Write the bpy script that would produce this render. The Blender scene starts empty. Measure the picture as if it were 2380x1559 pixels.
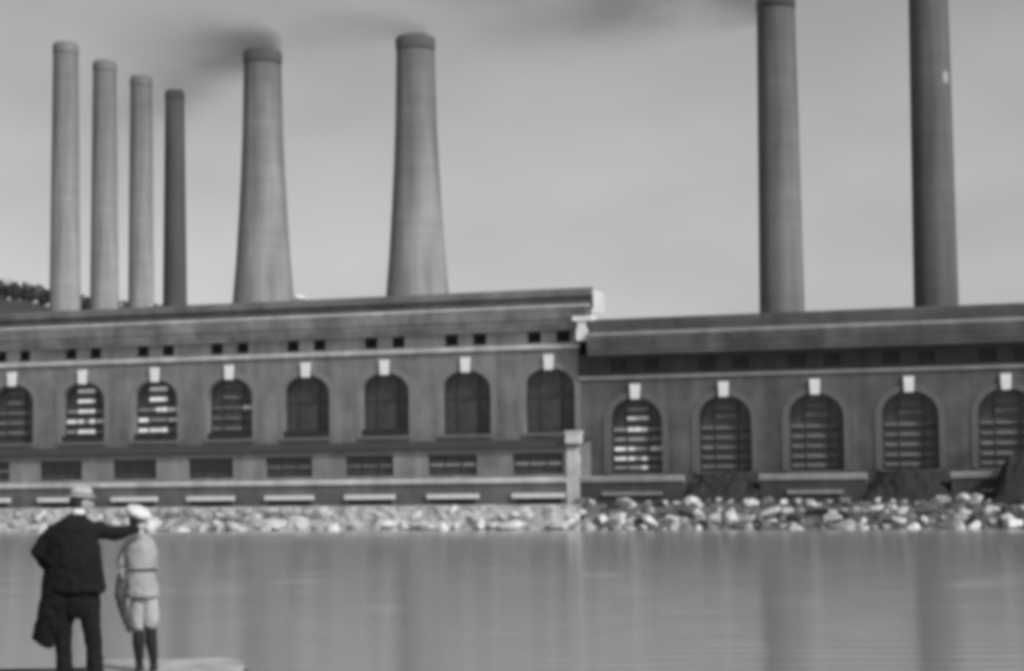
import bpy, bmesh, math, random
from mathutils import Vector, Matrix, Euler
from mathutils import noise as mnoise

random.seed(7)
S = bpy.context.scene
COL = S.collection
PI = math.pi

# ------------------------------------------------------------------ camera
cam_d = bpy.data.cameras.new('camera')
cam = bpy.data.objects.new('camera', cam_d)
COL.objects.link(cam)
cam.location = (0, 0, 3.0)
cam.matrix_world = (Matrix.Translation((0, 0, 3.0))
                    @ Matrix.Rotation(PI / 2 + 0.05595, 4, 'X')
                    @ Matrix.Rotation(-0.01204, 4, 'Z'))
cam_d.sensor_width = 36.0
cam_d.lens = 36.0 * 4000.0 / 2379.0
cam_d.shift_y = 106.4 / 2379.0
cam_d.clip_start = 0.1
cam_d.clip_end = 9000
S.camera = cam

# ------------------------------------------------------------------ light
SUN_AZ = Vector((0.68, -0.73))           # towards the sun, on the map
SUN_EL = math.radians(38)
sd = Vector((SUN_AZ.x, SUN_AZ.y, 0)).normalized() * math.cos(SUN_EL)
sd.z = math.sin(SUN_EL)
sun_d = bpy.data.lights.new('sun', 'SUN')
sun_d.energy = 2.8
sun_d.angle = math.radians(3.0)
sun_d.color = (1, 1, 1)
sun = bpy.data.objects.new('sun', sun_d)
COL.objects.link(sun)
sun.location = (40, -60, 80)
sun.rotation_euler = sd.to_track_quat('Z', 'Y').to_euler()

W = bpy.data.worlds.new('World')
S.world = W
W.use_nodes = True
nt = W.node_tree
for n_ in list(nt.nodes):
    nt.nodes.remove(n_)
sky = nt.nodes.new('ShaderNodeTexSky')
sky.sky_type = 'NISHITA'
sky.sun_disc = False
sky.sun_elevation = SUN_EL
sky.sun_rotation = math.atan2(SUN_AZ.x, SUN_AZ.y)
sky.air_density = 1.0
sky.dust_density = 2.5
sky.ozone_density = 1.0
bw = nt.nodes.new('ShaderNodeRGBToBW')
tc = nt.nodes.new('ShaderNodeTexCoord')
mp = nt.nodes.new('ShaderNodeMapping')
mp.inputs['Scale'].default_value = (3.0, 3.0, 7.0)
nz = nt.nodes.new('ShaderNodeTexNoise')
nz.inputs['Scale'].default_value = 1.6
nz.inputs['Detail'].default_value = 3.0
nz.inputs['Roughness'].default_value = 0.5
mr = nt.nodes.new('ShaderNodeMapRange')
mr.inputs['From Min'].default_value = 0.25
mr.inputs['From Max'].default_value = 0.75
mr.inputs['To Min'].default_value = 0.86
mr.inputs['To Max'].default_value = 1.10
mul = nt.nodes.new('ShaderNodeMath')
mul.operation = 'MULTIPLY'
bg = nt.nodes.new('ShaderNodeBackground')
bg.inputs['Strength'].default_value = 0.138
wo = nt.nodes.new('ShaderNodeOutputWorld')
L = nt.links.new
L(sky.outputs[0], bw.inputs[0])
L(tc.outputs['Generated'], mp.inputs[0])
L(mp.outputs[0], nz.inputs['Vector'])
L(nz.outputs[0], mr.inputs[0])
L(bw.outputs[0], mul.inputs[0])
L(mr.outputs[0], mul.inputs[1])
L(mul.outputs[0], bg.inputs['Color'])
L(bg.outputs[0], wo.inputs[0])

S.view_settings.view_transform = 'Standard'
S.view_settings.look = 'None'
S.view_settings.gamma = 1
S.view_settings.exposure = 0.0
S.cycles.filter_width = 5.4
S.cycles.max_bounces = 6
S.cycles.volume_step_rate = 2.0
S.cycles.use_denoising = True

# ------------------------------------------------------------------ materials


def mat(name, v, amp=0.15, scale=0.6, rough=0.85, bump=0.0, bscale=8.0, brick=False, spec=0.3,
        stretch=(1, 1, 1), streak=0.0, bands=0.0):
    m = bpy.data.materials.new(name)
    m.use_nodes = True
    t = m.node_tree
    b = t.nodes['Principled BSDF']
    b.inputs['Roughness'].default_value = rough
    b.inputs['Specular IOR Level'].default_value = spec
    co = t.nodes.new('ShaderNodeTexCoord')
    mpn = t.nodes.new('ShaderNodeMapping')
    mpn.inputs['Scale'].default_value = stretch
    t.links.new(co.outputs['Object'], mpn.inputs[0])
    n1 = t.nodes.new('ShaderNodeTexNoise')
    n1.inputs['Scale'].default_value = scale
    n1.inputs['Detail'].default_value = 6
    n1.inputs['Roughness'].default_value = 0.6
    t.links.new(mpn.outputs[0], n1.inputs['Vector'])
    r = t.nodes.new('ShaderNodeMapRange')
    r.inputs['From Min'].default_value = 0.3
    r.inputs['From Max'].default_value = 0.7
    r.inputs['To Min'].default_value = v * (1 - amp)
    r.inputs['To Max'].default_value = v * (1 + amp)
    t.links.new(n1.outputs[0], r.inputs[0])
    out = r.outputs[0]
    if streak:
        # soot and rain streaks run down the surface
        m2 = t.nodes.new('ShaderNodeMapping')
        m2.inputs['Scale'].default_value = (1.0, 1.0, 0.06)
        t.links.new(co.outputs['Object'], m2.inputs[0])
        n2 = t.nodes.new('ShaderNodeTexNoise')
        n2.inputs['Scale'].default_value = 1.3
        n2.inputs['Detail'].default_value = 4
        t.links.new(m2.outputs[0], n2.inputs['Vector'])
        r2 = t.nodes.new('ShaderNodeMapRange')
        r2.inputs['From Min'].default_value = 0.3
        r2.inputs['From Max'].default_value = 0.7
        r2.inputs['To Min'].default_value = 1 - streak
        r2.inputs['To Max'].default_value = 1 + streak
        t.links.new(n2.outputs[0], r2.inputs[0])
        mu = t.nodes.new('ShaderNodeMath')
        mu.operation = 'MULTIPLY'
        t.links.new(out, mu.inputs[0])
        t.links.new(r2.outputs[0], mu.inputs[1])
        out = mu.outputs[0]
    if bands:
        # courses burnt or washed a little differently, ring by ring
        m4 = t.nodes.new('ShaderNodeMapping')
        m4.inputs['Scale'].default_value = (0.05, 0.05, 1.0)
        t.links.new(co.outputs['Object'], m4.inputs[0])
        n4 = t.nodes.new('ShaderNodeTexNoise')
        n4.inputs['Scale'].default_value = 1.1
        n4.inputs['Detail'].default_value = 5
        n4.inputs['Roughness'].default_value = 0.7
        t.links.new(m4.outputs[0], n4.inputs['Vector'])
        r4 = t.nodes.new('ShaderNodeMapRange')
        r4.inputs['From Min'].default_value = 0.3
        r4.inputs['From Max'].default_value = 0.7
        r4.inputs['To Min'].default_value = 1 - bands
        r4.inputs['To Max'].default_value = 1 + bands
        t.links.new(n4.outputs[0], r4.inputs[0])
        mu = t.nodes.new('ShaderNodeMath')
        mu.operation = 'MULTIPLY'
        t.links.new(out, mu.inputs[0])
        t.links.new(r4.outputs[0], mu.inputs[1])
        out = mu.outputs[0]
    if brick:
        m3 = t.nodes.new('ShaderNodeMapping')
        m3.inputs['Rotation'].default_value = (PI / 2, 0, 0)
        t.links.new(co.outputs['Object'], m3.inputs[0])
        br = t.nodes.new('ShaderNodeTexBrick')
        br.inputs['Scale'].default_value = 4.0
        br.inputs['Color1'].default_value = (0.9, 0.9, 0.9, 1)
        br.inputs['Color2'].default_value = (1.12, 1.12, 1.12, 1)
        br.inputs['Mortar'].default_value = (1.35, 1.35, 1.35, 1)
        br.inputs['Mortar Size'].default_value = 0.012
        t.links.new(m3.outputs[0], br.inputs['Vector'])
        mu = t.nodes.new('ShaderNodeMath')
        mu.operation = 'MULTIPLY'
        t.links.new(out, mu.inputs[0])
        t.links.new(br.outputs['Color'], mu.inputs[1])
        out = mu.outputs[0]
    t.links.new(out, b.inputs['Base Color'])
    if bump:
        nb = t.nodes.new('ShaderNodeTexNoise')
        nb.inputs['Scale'].default_value = bscale
        nb.inputs['Detail'].default_value = 5
        t.links.new(co.outputs['Object'], nb.inputs['Vector'])
        bp = t.nodes.new('ShaderNodeBump')
        bp.inputs['Strength'].default_value = bump
        bp.inputs['Distance'].default_value = 0.05
        t.links.new(nb.outputs[0], bp.inputs['Height'])
        t.links.new(bp.outputs[0], b.inputs['Normal'])
    return m


M = dict(
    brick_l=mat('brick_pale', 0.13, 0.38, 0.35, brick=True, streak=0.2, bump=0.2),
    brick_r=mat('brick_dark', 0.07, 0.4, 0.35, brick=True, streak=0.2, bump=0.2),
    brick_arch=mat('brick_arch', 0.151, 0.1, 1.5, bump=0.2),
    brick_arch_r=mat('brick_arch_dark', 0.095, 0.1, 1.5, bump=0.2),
    plinth=mat('plinth_brick', 0.095, 0.35, 0.5, brick=True, streak=0.15),
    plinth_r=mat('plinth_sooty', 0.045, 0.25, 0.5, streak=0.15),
    stone=mat('stone', 0.600, 0.10, 2.0, bump=0.2),
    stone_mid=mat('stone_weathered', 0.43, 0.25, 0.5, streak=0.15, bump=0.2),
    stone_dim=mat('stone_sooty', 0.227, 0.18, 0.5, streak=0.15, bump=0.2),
    brick_low=mat('brick_lower', 0.155, 0.38, 0.3, brick=True, streak=0.2),
    frieze_r=mat('frieze_shaded', 0.032, 0.3, 0.6, streak=0.15),  # eave shadow darkened into the frieze colour
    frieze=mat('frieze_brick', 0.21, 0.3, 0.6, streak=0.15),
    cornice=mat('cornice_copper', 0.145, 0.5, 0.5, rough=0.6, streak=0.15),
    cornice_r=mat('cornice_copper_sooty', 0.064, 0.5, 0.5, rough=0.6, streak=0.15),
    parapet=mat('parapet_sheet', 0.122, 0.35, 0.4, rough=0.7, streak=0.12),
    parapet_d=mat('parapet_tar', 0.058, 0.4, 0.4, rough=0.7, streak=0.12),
    parapet_end=mat('parapet_sunlit', 0.5, 0.06, 1.0),  # pale colour carries the sunlight on the parapet's return face
    roof=mat('roof_tar', 0.050, 0.2, 0.3),
    leanto=mat('slate', 0.046, 0.2, 0.8, rough=0.7),
    dark=mat('dark_void', 0.025, 0.2, 1.0),
    frame=mat('frame_iron', 0.038, 0.2, 2.0, rough=0.6),
    bar_dark=mat('bar_dark', 0.03, 0.2, 2.0, rough=0.6),
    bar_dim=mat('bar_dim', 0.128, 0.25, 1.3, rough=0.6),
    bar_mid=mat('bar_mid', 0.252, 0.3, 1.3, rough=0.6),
    sky_glint=mat('sky_glint', 0.72, 0.2, 1.3, rough=0.5),  # near-white colour stands in for sky mirrored in tilted panes
    ch_pale=mat('chimney_pale', 0.25, 0.12, 0.25, streak=0.24, bands=0.10, stretch=(1, 1, 0.4), bump=0.15),
    ch_mid=mat('chimney_tan', 0.236, 0.12, 0.25, streak=0.24, bands=0.10, stretch=(1, 1, 0.4), bump=0.15),
    ch_brick=mat('chimney_brick', 0.143, 0.15, 0.25, streak=0.24, bands=0.10, stretch=(1, 1, 0.4), bump=0.15),
    ch_dark=mat('chimney_sooty', 0.088, 0.15, 0.25, streak=0.24, bands=0.10, stretch=(1, 1, 0.4), bump=0.15),
    ch_black=mat('chimney_black', 0.067, 0.2, 0.25, streak=0.15, stretch=(1, 1, 0.4)),  # dark tone over the whole shaft
    soot_l=mat('soot_grey', 0.15, 0.2, 0.5),
    patch=mat('patch_pale', 0.25, 0.1, 2.0),
    soot=mat('soot', 0.09, 0.3, 0.5),
    soot_d=mat('soot_black', 0.042, 0.2, 0.5),
    earth=mat('earth', 0.084, 0.3, 0.2, bump=0.3),
    shore=mat('shore_rubble', 0.09, 0.85, 1.2, bump=0.6, bscale=3),
    rock4=mat('granite_black', 0.059, 0.35, 1.6, bump=0.5, bscale=4),
    rock=mat('granite_pale', 0.470, 0.3, 1.6, bump=0.5, bscale=4),
    rock2=mat('granite_grey', 0.286, 0.35, 1.6, bump=0.5, bscale=4),
    rock3=mat('granite_wet', 0.134, 0.35, 1.6, bump=0.5, bscale=4),
    seawall=mat('seawall_rubble', 0.31, 0.6, 0.9, bump=0.6, bscale=2.5),
    coal=mat('coal', 0.024, 0.25, 2.0, bump=0.6, bscale=5),
    bank=mat('bank_earth', 0.035, 0.3, 2.0, bump=0.5),
    ledge=mat('ledge_concrete', 0.38, 0.4, 3.0, bump=0.4),
    wood=mat('wood_far', 0.05, 0.2, 0.2),
    coat=mat('cloth_black', 0.013, 0.2, 4, rough=0.95, spec=0.1),
    trouser=mat('cloth_charcoal', 0.014, 0.2, 4, rough=0.95, spec=0.1),
    skin=mat('skin', 0.319, 0.06, 10, rough=0.6),
    hair=mat('hair', 0.030, 0.2, 20, rough=0.7),
    straw=mat('straw', 0.353, 0.12, 20, rough=0.8),
    white=mat('linen', 0.620, 0.05, 10, rough=0.8),
    capm=mat('cap_cloth', 0.560, 0.08, 12, rough=0.9),
    suit=mat('boy_suit', 0.31, 0.14, 5, rough=0.95, spec=0.1, bump=0.2),
    suit2=mat('boy_breeches', 0.35, 0.12, 5, rough=0.95, spec=0.1, bump=0.2),
    sock=mat('stocking', 0.018, 0.2, 10, rough=0.9),
    shoe=mat('shoe', 0.025, 0.2, 10, rough=0.4),
    bundle=mat('bundle_cloth', 0.055, 0.5, 4, rough=0.95, spec=0.1),
)


def glass_mat():
    m = bpy.data.materials.new('window_glass')
    m.use_nodes = True
    t = m.node_tree
    b = t.nodes['Principled BSDF']
    b.inputs['Roughness'].default_value = 0.12
    b.inputs['Specular IOR Level'].default_value = 0.5
    co = t.nodes.new('ShaderNodeTexCoord')
    n1 = t.nodes.new('ShaderNodeTexNoise')
    n1.inputs['Scale'].default_value = 1.7
    t.links.new(co.outputs['Object'], n1.inputs['Vector'])
    r = t.nodes.new('ShaderNodeMapRange')
    r.inputs['To Min'].default_value = 0.02
    r.inputs['To Max'].default_value = 0.07
    t.links.new(n1.outputs[0], r.inputs[0])
    t.links.new(r.outputs[0], b.inputs['Base Color'])
    return m


M['glass'] = glass_mat()


def water_mat():
    """murky harbour water: fine long-crested wavelets as an anisotropic gloss over a dull turbid body"""
    m = bpy.data.materials.new('harbour_water')
    m.use_nodes = True
    t = m.node_tree
    for q in list(t.nodes):
        t.nodes.remove(q)
    out = t.nodes.new('ShaderNodeOutputMaterial')
    gl = t.nodes.new('ShaderNodeBsdfAnisotropic')
    gl.distribution = 'BECKMANN'
    gl.inputs['Color'].default_value = (WG, WG, WG, 1)
    gl.inputs['Roughness'].default_value = WR
    gl.inputs['Anisotropy'].default_value = 0.62
    tg = t.nodes.new('ShaderNodeCombineXYZ')
    tg.inputs['X'].default_value = 1.0
    t.links.new(tg.outputs[0], gl.inputs['Tangent'])
    df = t.nodes.new('ShaderNodeBsdfDiffuse')
    df.inputs['Color'].default_value = (WD, WD, WD, 1)
    mx = t.nodes.new('ShaderNodeMixShader')
    lw = t.nodes.new('ShaderNodeLayerWeight')
    lw.inputs['Blend'].default_value = 0.35
    mrw = t.nodes.new('ShaderNodeMapRange')
    mrw.inputs['To Min'].default_value = 0.04
    mrw.inputs['To Max'].default_value = WM
    t.links.new(lw.outputs['Facing'], mrw.inputs[0])
    t.links.new(mrw.outputs[0], mx.inputs[0])
    t.links.new(df.outputs[0], mx.inputs[1])
    t.links.new(gl.outputs[0], mx.inputs[2])
    t.links.new(mx.outputs[0], out.inputs['Surface'])
    return m


WG, WR, WD, WM = 1.0, 0.185, 0.32, 0.80
M['water'] = water_mat()

# ------------------------------------------------------------------ helpers


class MB:
    def __init__(s):
        s.v, s.f = [], []

    def quad(s, *p):
        i = len(s.v)
        s.v += [tuple(q) for q in p]
        s.f.append(tuple(range(i, i + len(p))))
        return s

    def box(s, x0, x1, y0, y1, z0, z1):
        i = len(s.v)
        s.v += [(x, y, z) for z in (z0, z1) for y in (y0, y1) for x in (x0, x1)]
        for f in ((0, 2, 3, 1), (4, 5, 7, 6), (0, 1, 5, 4), (2, 6, 7, 3), (0, 4, 6, 2), (1, 3, 7, 5)):
            s.f.append(tuple(i + k for k in f))
        return s

    def prism(s, prof, x0, x1):
        """prof: closed (y, z) outline, run along x"""
        i, n = len(s.v), len(prof)
        s.v += [(x0, y, z) for y, z in prof] + [(x1, y, z) for y, z in prof]
        for k in range(n):
            j = (k + 1) % n
            s.f.append((i + k, i + j, i + n + j, i + n + k))
        s.f.append(tuple(i + k for k in range(n)))
        s.f.append(tuple(i + n + k for k in reversed(range(n))))
        return s

    def lathe(s, prof, n=40, cap=True):
        i = len(s.v)
        for r, z in prof:
            s.v += [(r * math.cos(2 * PI * k / n), r * math.sin(2 * PI * k / n), z) for k in range(n)]
        for a in range(len(prof) - 1):
            for k in range(n):
                j = (k + 1) % n
                s.f.append((i + a * n + k, i + a * n + j, i + (a + 1) * n + j, i + (a + 1) * n + k))
        if cap:
            e = i + (len(prof) - 1) * n
            s.f.append(tuple(e + k for k in range(n)))
            s.f.append(tuple(i + k for k in reversed(range(n))))
        return s

    def tube(s, pts, rad, n=18, up=None):
        """pts: centres; rad: radius or (rx, ry) per point. Vertical-ish tubes keep rx along x, ry along y."""
        i = len(s.v)
        P = [Vector(p) for p in pts]
        for k, p in enumerate(P):
            d = (P[min(k + 1, len(P) - 1)] - P[max(k - 1, 0)]).normalized()
            if up is not None:
                ex, ey = Vector((1, 0, 0)), Vector((0, 1, 0))
            else:
                ref = Vector((0, 1, 0)) if abs(d.y) < 0.8 else Vector((0, 0, 1))
                ex = d.cross(ref).normalized()
                ey = ex.cross(d).normalized()
            r = rad[k]
            rx, ry = r if isinstance(r, tuple) else (r, r)
            for a in range(n):
                t = 2 * PI * a / n
                q = p + ex * (rx * math.cos(t)) + ey * (ry * math.sin(t))
                s.v.append(tuple(q))
        m = len(P)
        for a in range(m - 1):
            for k in range(n):
                j = (k + 1) % n
                s.f.append((i + a * n + k, i + a * n + j, i + (a + 1) * n + j, i + (a + 1) * n + k))
        s.f.append(tuple(i + k for k in reversed(range(n))))
        s.f.append(tuple(i + (m - 1) * n + k for k in range(n)))
        return s

    def ball(s, c, r, rot=None, n=16, fn=None):
        i = len(s.v)
        R = rot or Matrix.Identity(3)
        rx, ry, rz = r if isinstance(r, tuple) else (r, r, r)
        rows = n // 2
        for a in range(rows + 1):
            ph = PI * a / rows
            for k in range(n):
                t = 2 * PI * k / n
                q = Vector((math.sin(ph) * math.cos(t), math.sin(ph) * math.sin(t), math.cos(ph)))
                q = Vector((q.x * rx, q.y * ry, q.z * rz))
                if fn:
                    q = fn(q)
                s.v.append(tuple(Vector(c) + R @ q))
        for a in range(rows):
            for k in range(n):
                j = (k + 1) % n
                s.f.append((i + a * n + k, i + (a + 1) * n + k, i + (a + 1) * n + j, i + a * n + j))
        return s

    def mesh(s, name, m, smooth=False, merge=False):
        me = bpy.data.meshes.new(name)
        me.from_pydata(s.v, [], s.f)
        bm = bmesh.new()
        bm.from_mesh(me)
        if merge:
            bmesh.ops.remove_doubles(bm, verts=bm.verts, dist=1e-5)
        bmesh.ops.recalc_face_normals(bm, faces=bm.faces)
        bm.to_mesh(me)
        bm.free()
        me.materials.append(M[m])
        if smooth:
            for p in me.polygons:
                p.use_smooth = True
        return me


def link(name, me, parent=None, loc=(0, 0, 0), rot=(0, 0, 0)):
    o = bpy.data.objects.new(name, me)
    COL.objects.link(o)
    o.location = loc
    o.rotation_euler = rot
    if parent is not None:
        o.parent = parent
    return o


def tag(o, label=None, cat=None, group=None, kind=None):
    for k, v in (('label', label), ('category', cat), ('group', group), ('kind', kind)):
        if v:
            o[k] = v
    return o


# the plant's own frame: u along the river front (to the right), n out of the front, z up
TH, Z0, U0 = 0.29376, 118.218, 2.6465
CT, ST = math.cos(TH), math.sin(TH)


def fw(u, n, z):
    return Vector(((u + U0) * CT - n * ST, Z0 - (u + U0) * ST - n * CT, z))


def plant_empty(name, u=0.0, n=0.0, z=0.0):
    return link(name, None, None, fw(u, n, z), (0, 0, -TH))


# ------------------------------------------------------------------ ground and water
GZ = 1.22      # ground level of the works
WZ = -0.32     # water level
WAVE_SLOPE = 0.04


def sheet(name, pts, z, m):
    mb = MB()
    mb.quad(*[(p[0], p[1], z) for p in pts])
    return tag(link(name, mb.mesh(name, m)), kind='structure')


pp = [fw(-3500, 4.7, 0), fw(3500, 4.7, 0), fw(3500, -5000, 0), fw(-3500, -5000, 0)]
sheet('ground', pp, GZ, 'earth')

# harbour water: long low ripples rolling in towards the bank, one sheet out to the far distance
rwv = random.Random(4)
waves = []
for _ in range(16):
    lam = rwv.uniform(0.6, 1.25)
    ang = rwv.gauss(0, 0.16)
    k_ = 2 * PI / lam
    waves.append((k_ * math.sin(ang), k_ * math.cos(ang), rwv.uniform(0, 6.28), WAVE_SLOPE / k_ / 2.83))
X0_, X1_, DX_ = -64.0, 64.0, 0.8
Y0_, Y1_, DY_ = 12.0, 118.0, 0.13
nx_, ny_ = int((X1_ - X0_) / DX_) + 1, int((Y1_ - Y0_) / DY_) + 1
mb = MB()
for j in range(ny_):
    y = Y0_ + (Y1_ - Y0_) * j / (ny_ - 1)
    for i in range(nx_):
        x = X0_ + (X1_ - X0_) * i / (nx_ - 1)
        if i in (0, nx_ - 1) or j in (0, ny_ - 1):
            z = 0.0
        else:
            z = sum(a * math.sin(kx * x + ky * y + p) for kx, ky, p, a in waves)
            z *= 0.75 + 0.7 * mnoise.noise((x * 0.05, y * 0.045, 3.3))
        mb.v.append((x, y, WZ + z))
for j in range(ny_ - 1):
    for i in range(nx_ - 1):
        a = j * nx_ + i
        mb.f.append((a, a + 1, a + nx_ + 1, a + nx_))
B_ = 3500
for (xa, xb, ya, yb) in ((-B_, X0_, -600, 1500), (X1_, B_, -600, 1500), (X0_, X1_, -600, Y0_), (X0_, X1_, Y1_, 1500)):
    mb.quad((xa, ya, WZ), (xb, ya, WZ), (xb, yb, WZ), (xa, yb, WZ))
tag(link('water', mb.mesh('water', 'water', smooth=True)), kind='structure')

# sloping rubble shore under the boulders
mb = MB()
us = [-140 + 0.5 * i for i in range(561)]
prof = [(4.7, GZ), (5.0, GZ + 0.04), (5.4, GZ - 0.05), (5.7, 0.95), (6.0, 0.7), (6.4, 0.45), (6.8, 0.2), (7.2, 0.0), (7.7, -0.25), (8.2, -0.5), (9.6, -1.2)]
for i, u in enumerate(us):
    for j, (n, z) in enumerate(prof):
        k = 0 if j == 0 else 1
        dn = k * (0.3 * mnoise.noise((u * 0.6, j * 0.9, 0)) + 0.25 * mnoise.noise((u * 1.6, j * 1.9, 4)))
        dz = k * 0.22 * mnoise.noise((u * 1.3, j * 1.3, 5))
        mb.v.append(tuple(fw(u, n + dn, z + (dz if j > 1 else 0))))
for i in range(len(us) - 1):
    for j in range(len(prof) - 1):
        a = i * len(prof) + j
        mb.f.append((a, a + 1, a + len(prof) + 1, a + len(prof)))
tag(link('shore', mb.mesh('shore', 'shore')), kind='structure')

# near bank the two people stand on
BZ = 1.17
edge = [(-60, 17.35), (-12, 17.3), (-6, 17.45), (-4.6, 17.38), (-4.15, 17.5), (-3.2, 17.45), (-2.66, 17.1),
        (-2.35, 16.0), (-1.6, 13.5), (1.0, 11.0), (8, 9.8), (60, 9.0)]
mb = MB()
fine = []
for a, b in zip(edge[:-1], edge[1:]):
    st = max(2, int((Vector(b) - Vector(a)).length / 0.35))
    for k in range(st):
        p = Vector(a).lerp(Vector(b), k / st)
        fine.append((p.x, p.y + 0.06 * mnoise.noise((p.x * 2, p.y, 0))))
fine.append(edge[-1])
nf = len(fine)
rows = [(0, 0, BZ - 0.02), (0, 0.14, BZ - 0.16), (0, 0.35, BZ - 0.9), (0, 0.8, BZ - 2.4)]
for (x, y) in fine:
    mb.v.append((x, -30, BZ))
for (x, y) in fine:
    mb.v.append((x, y - 1.2, BZ))
for dx, dy, z in rows:
    for (x, y) in fine:
        mb.v.append((x, y + dy, z + 0.03 * mnoise.noise((x * 3, y * 3, z))))
for r in range(len(rows) + 1):
    for k in range(nf - 1):
        mb.f.append((r * nf + k, r * nf + k + 1, (r + 1) * nf + k + 1, (r + 1) * nf + k))
tag(link('riverbank', mb.mesh('riverbank', 'bank')), kind='structure')

# pale ledge at the water's edge
mb = MB()
ol = [(-4.12, 16.55), (-2.68, 16.3), (-2.63, 16.75), (-2.69, 17.2), (-2.81, 17.5), (-2.95, 17.68), (-3.0, 17.74),
      (-3.45, 17.66), (-4.0, 17.7), (-4.15, 17.6)]
top = [(x, y, BZ + 0.035 + 0.012 * mnoise.noise((x * 4, y * 4, 1))) for x, y in ol]
low = [(x * 1.0 + 0.03 * mnoise.noise((x * 3, y, 9)), y + 0.05, BZ - 0.55) for x, y in ol]
mid = [(x, y + 0.03, BZ - 0.05) for x, y in ol]
mb.quad(*top)
for k in range(len(ol)):
    j = (k + 1) % len(ol)
    mb.quad(top[k], top[j], mid[j], mid[k])
    mb.quad(mid[k], mid[j], low[j], low[k])
tag(link('stone_ledge', mb.mesh('stone_ledge', 'ledge', merge=True)),
    'pale flat stone ledge at the water edge behind the boy', 'ledge')

# ------------------------------------------------------------------ walls with openings


def arch_pts(half, zs, zt, N=16):
    return [(-half * math.cos(PI * k / N), zs + (zt - zs) * math.sin(PI * k / N)) for k in range(N + 1)]


def wall_holes(mb, u0, u1, z0, z1, y, holes, depth):
    """front skin at local y with openings (uc, half, zb, zs, zt); zt None = flat head at zs"""
    cur = u0
    for (uc, half, zb, zs, zt) in sorted(holes):
        a, b = uc - half, uc + half
        mb.quad((cur, y, z0), (a, y, z0), (a, y, z1), (cur, y, z1))
        mb.quad((a, y, z0), (b, y, z0), (b, y, zb), (a, y, zb))
        if zt is None:
            pts = [(-half, zs), (half, zs)]
        else:
            pts = arch_pts(half, zs, zt)
        for (p, q) in zip(pts[:-1], pts[1:]):
            mb.quad((uc + p[0], y, p[1]), (uc + q[0], y, q[1]), (uc + q[0], y, z1), (uc + p[0], y, z1))
        ring = [(uc - half, zb)] + [(uc + p[0], p[1]) for p in pts] + [(uc + half, zb)]
        for k in range(len(ring)):
            p, q = ring[k], ring[(k + 1) % len(ring)]
            mb.quad((p[0], y, p[1]), (q[0], y, q[1]), (q[0], y + depth, q[1]), (p[0], y + depth, p[1]))
        cur = b
    mb.quad((cur, y, z0), (u1, y, z0), (u1, y, z1), (cur, y, z1))


def hood(half, zb, zs, zt, wd, proud):
    """raised brick surround round an arched opening (local u = 0 at its axis)"""
    mb = MB()
    inner = [(-half, zb)] + arch_pts(half, zs, zt) + [(half, zb)]
    outer = [(-half - wd, zb)] + arch_pts(half + wd, zs, zt + wd) + [(half + wd, zb)]
    y = -proud
    for k in range(len(inner) - 1):
        a, b, c, d = inner[k], inner[k + 1], outer[k + 1], outer[k]
        mb.quad((a[0], y, a[1]), (b[0], y, b[1]), (c[0], y, c[1]), (d[0], y, d[1]))
        mb.quad((d[0], y, d[1]), (c[0], y, c[1]), (c[0], 0.02, c[1]), (d[0], 0.02, d[1]))
        mb.quad((a[0], y, a[1]), (b[0], y, b[1]), (b[0], 0.02, b[1]), (a[0], 0.02, a[1]))
    return mb


def arch_poly(mb, half, zb, zs, zt, y):
    mb.quad(*([(-half, y, zb)] + [(p[0], y, p[1]) for p in arch_pts(half, zs, zt)] + [(half, y, zb)]))


def keystone(zb, zt, wb, wt, proud):
    mb = MB()
    f = [(-wb, zb), (wb, zb), (wt, zt), (-wt, zt)]
    fr = [(x, -proud, z) for x, z in f]
    bk = [(x, 0.05, z) for x, z in f]
    mb.quad(*fr)
    for k in range(4):
        j = (k + 1) % 4
        mb.quad(fr[k], fr[j], bk[j], bk[k])
    return mb


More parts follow.
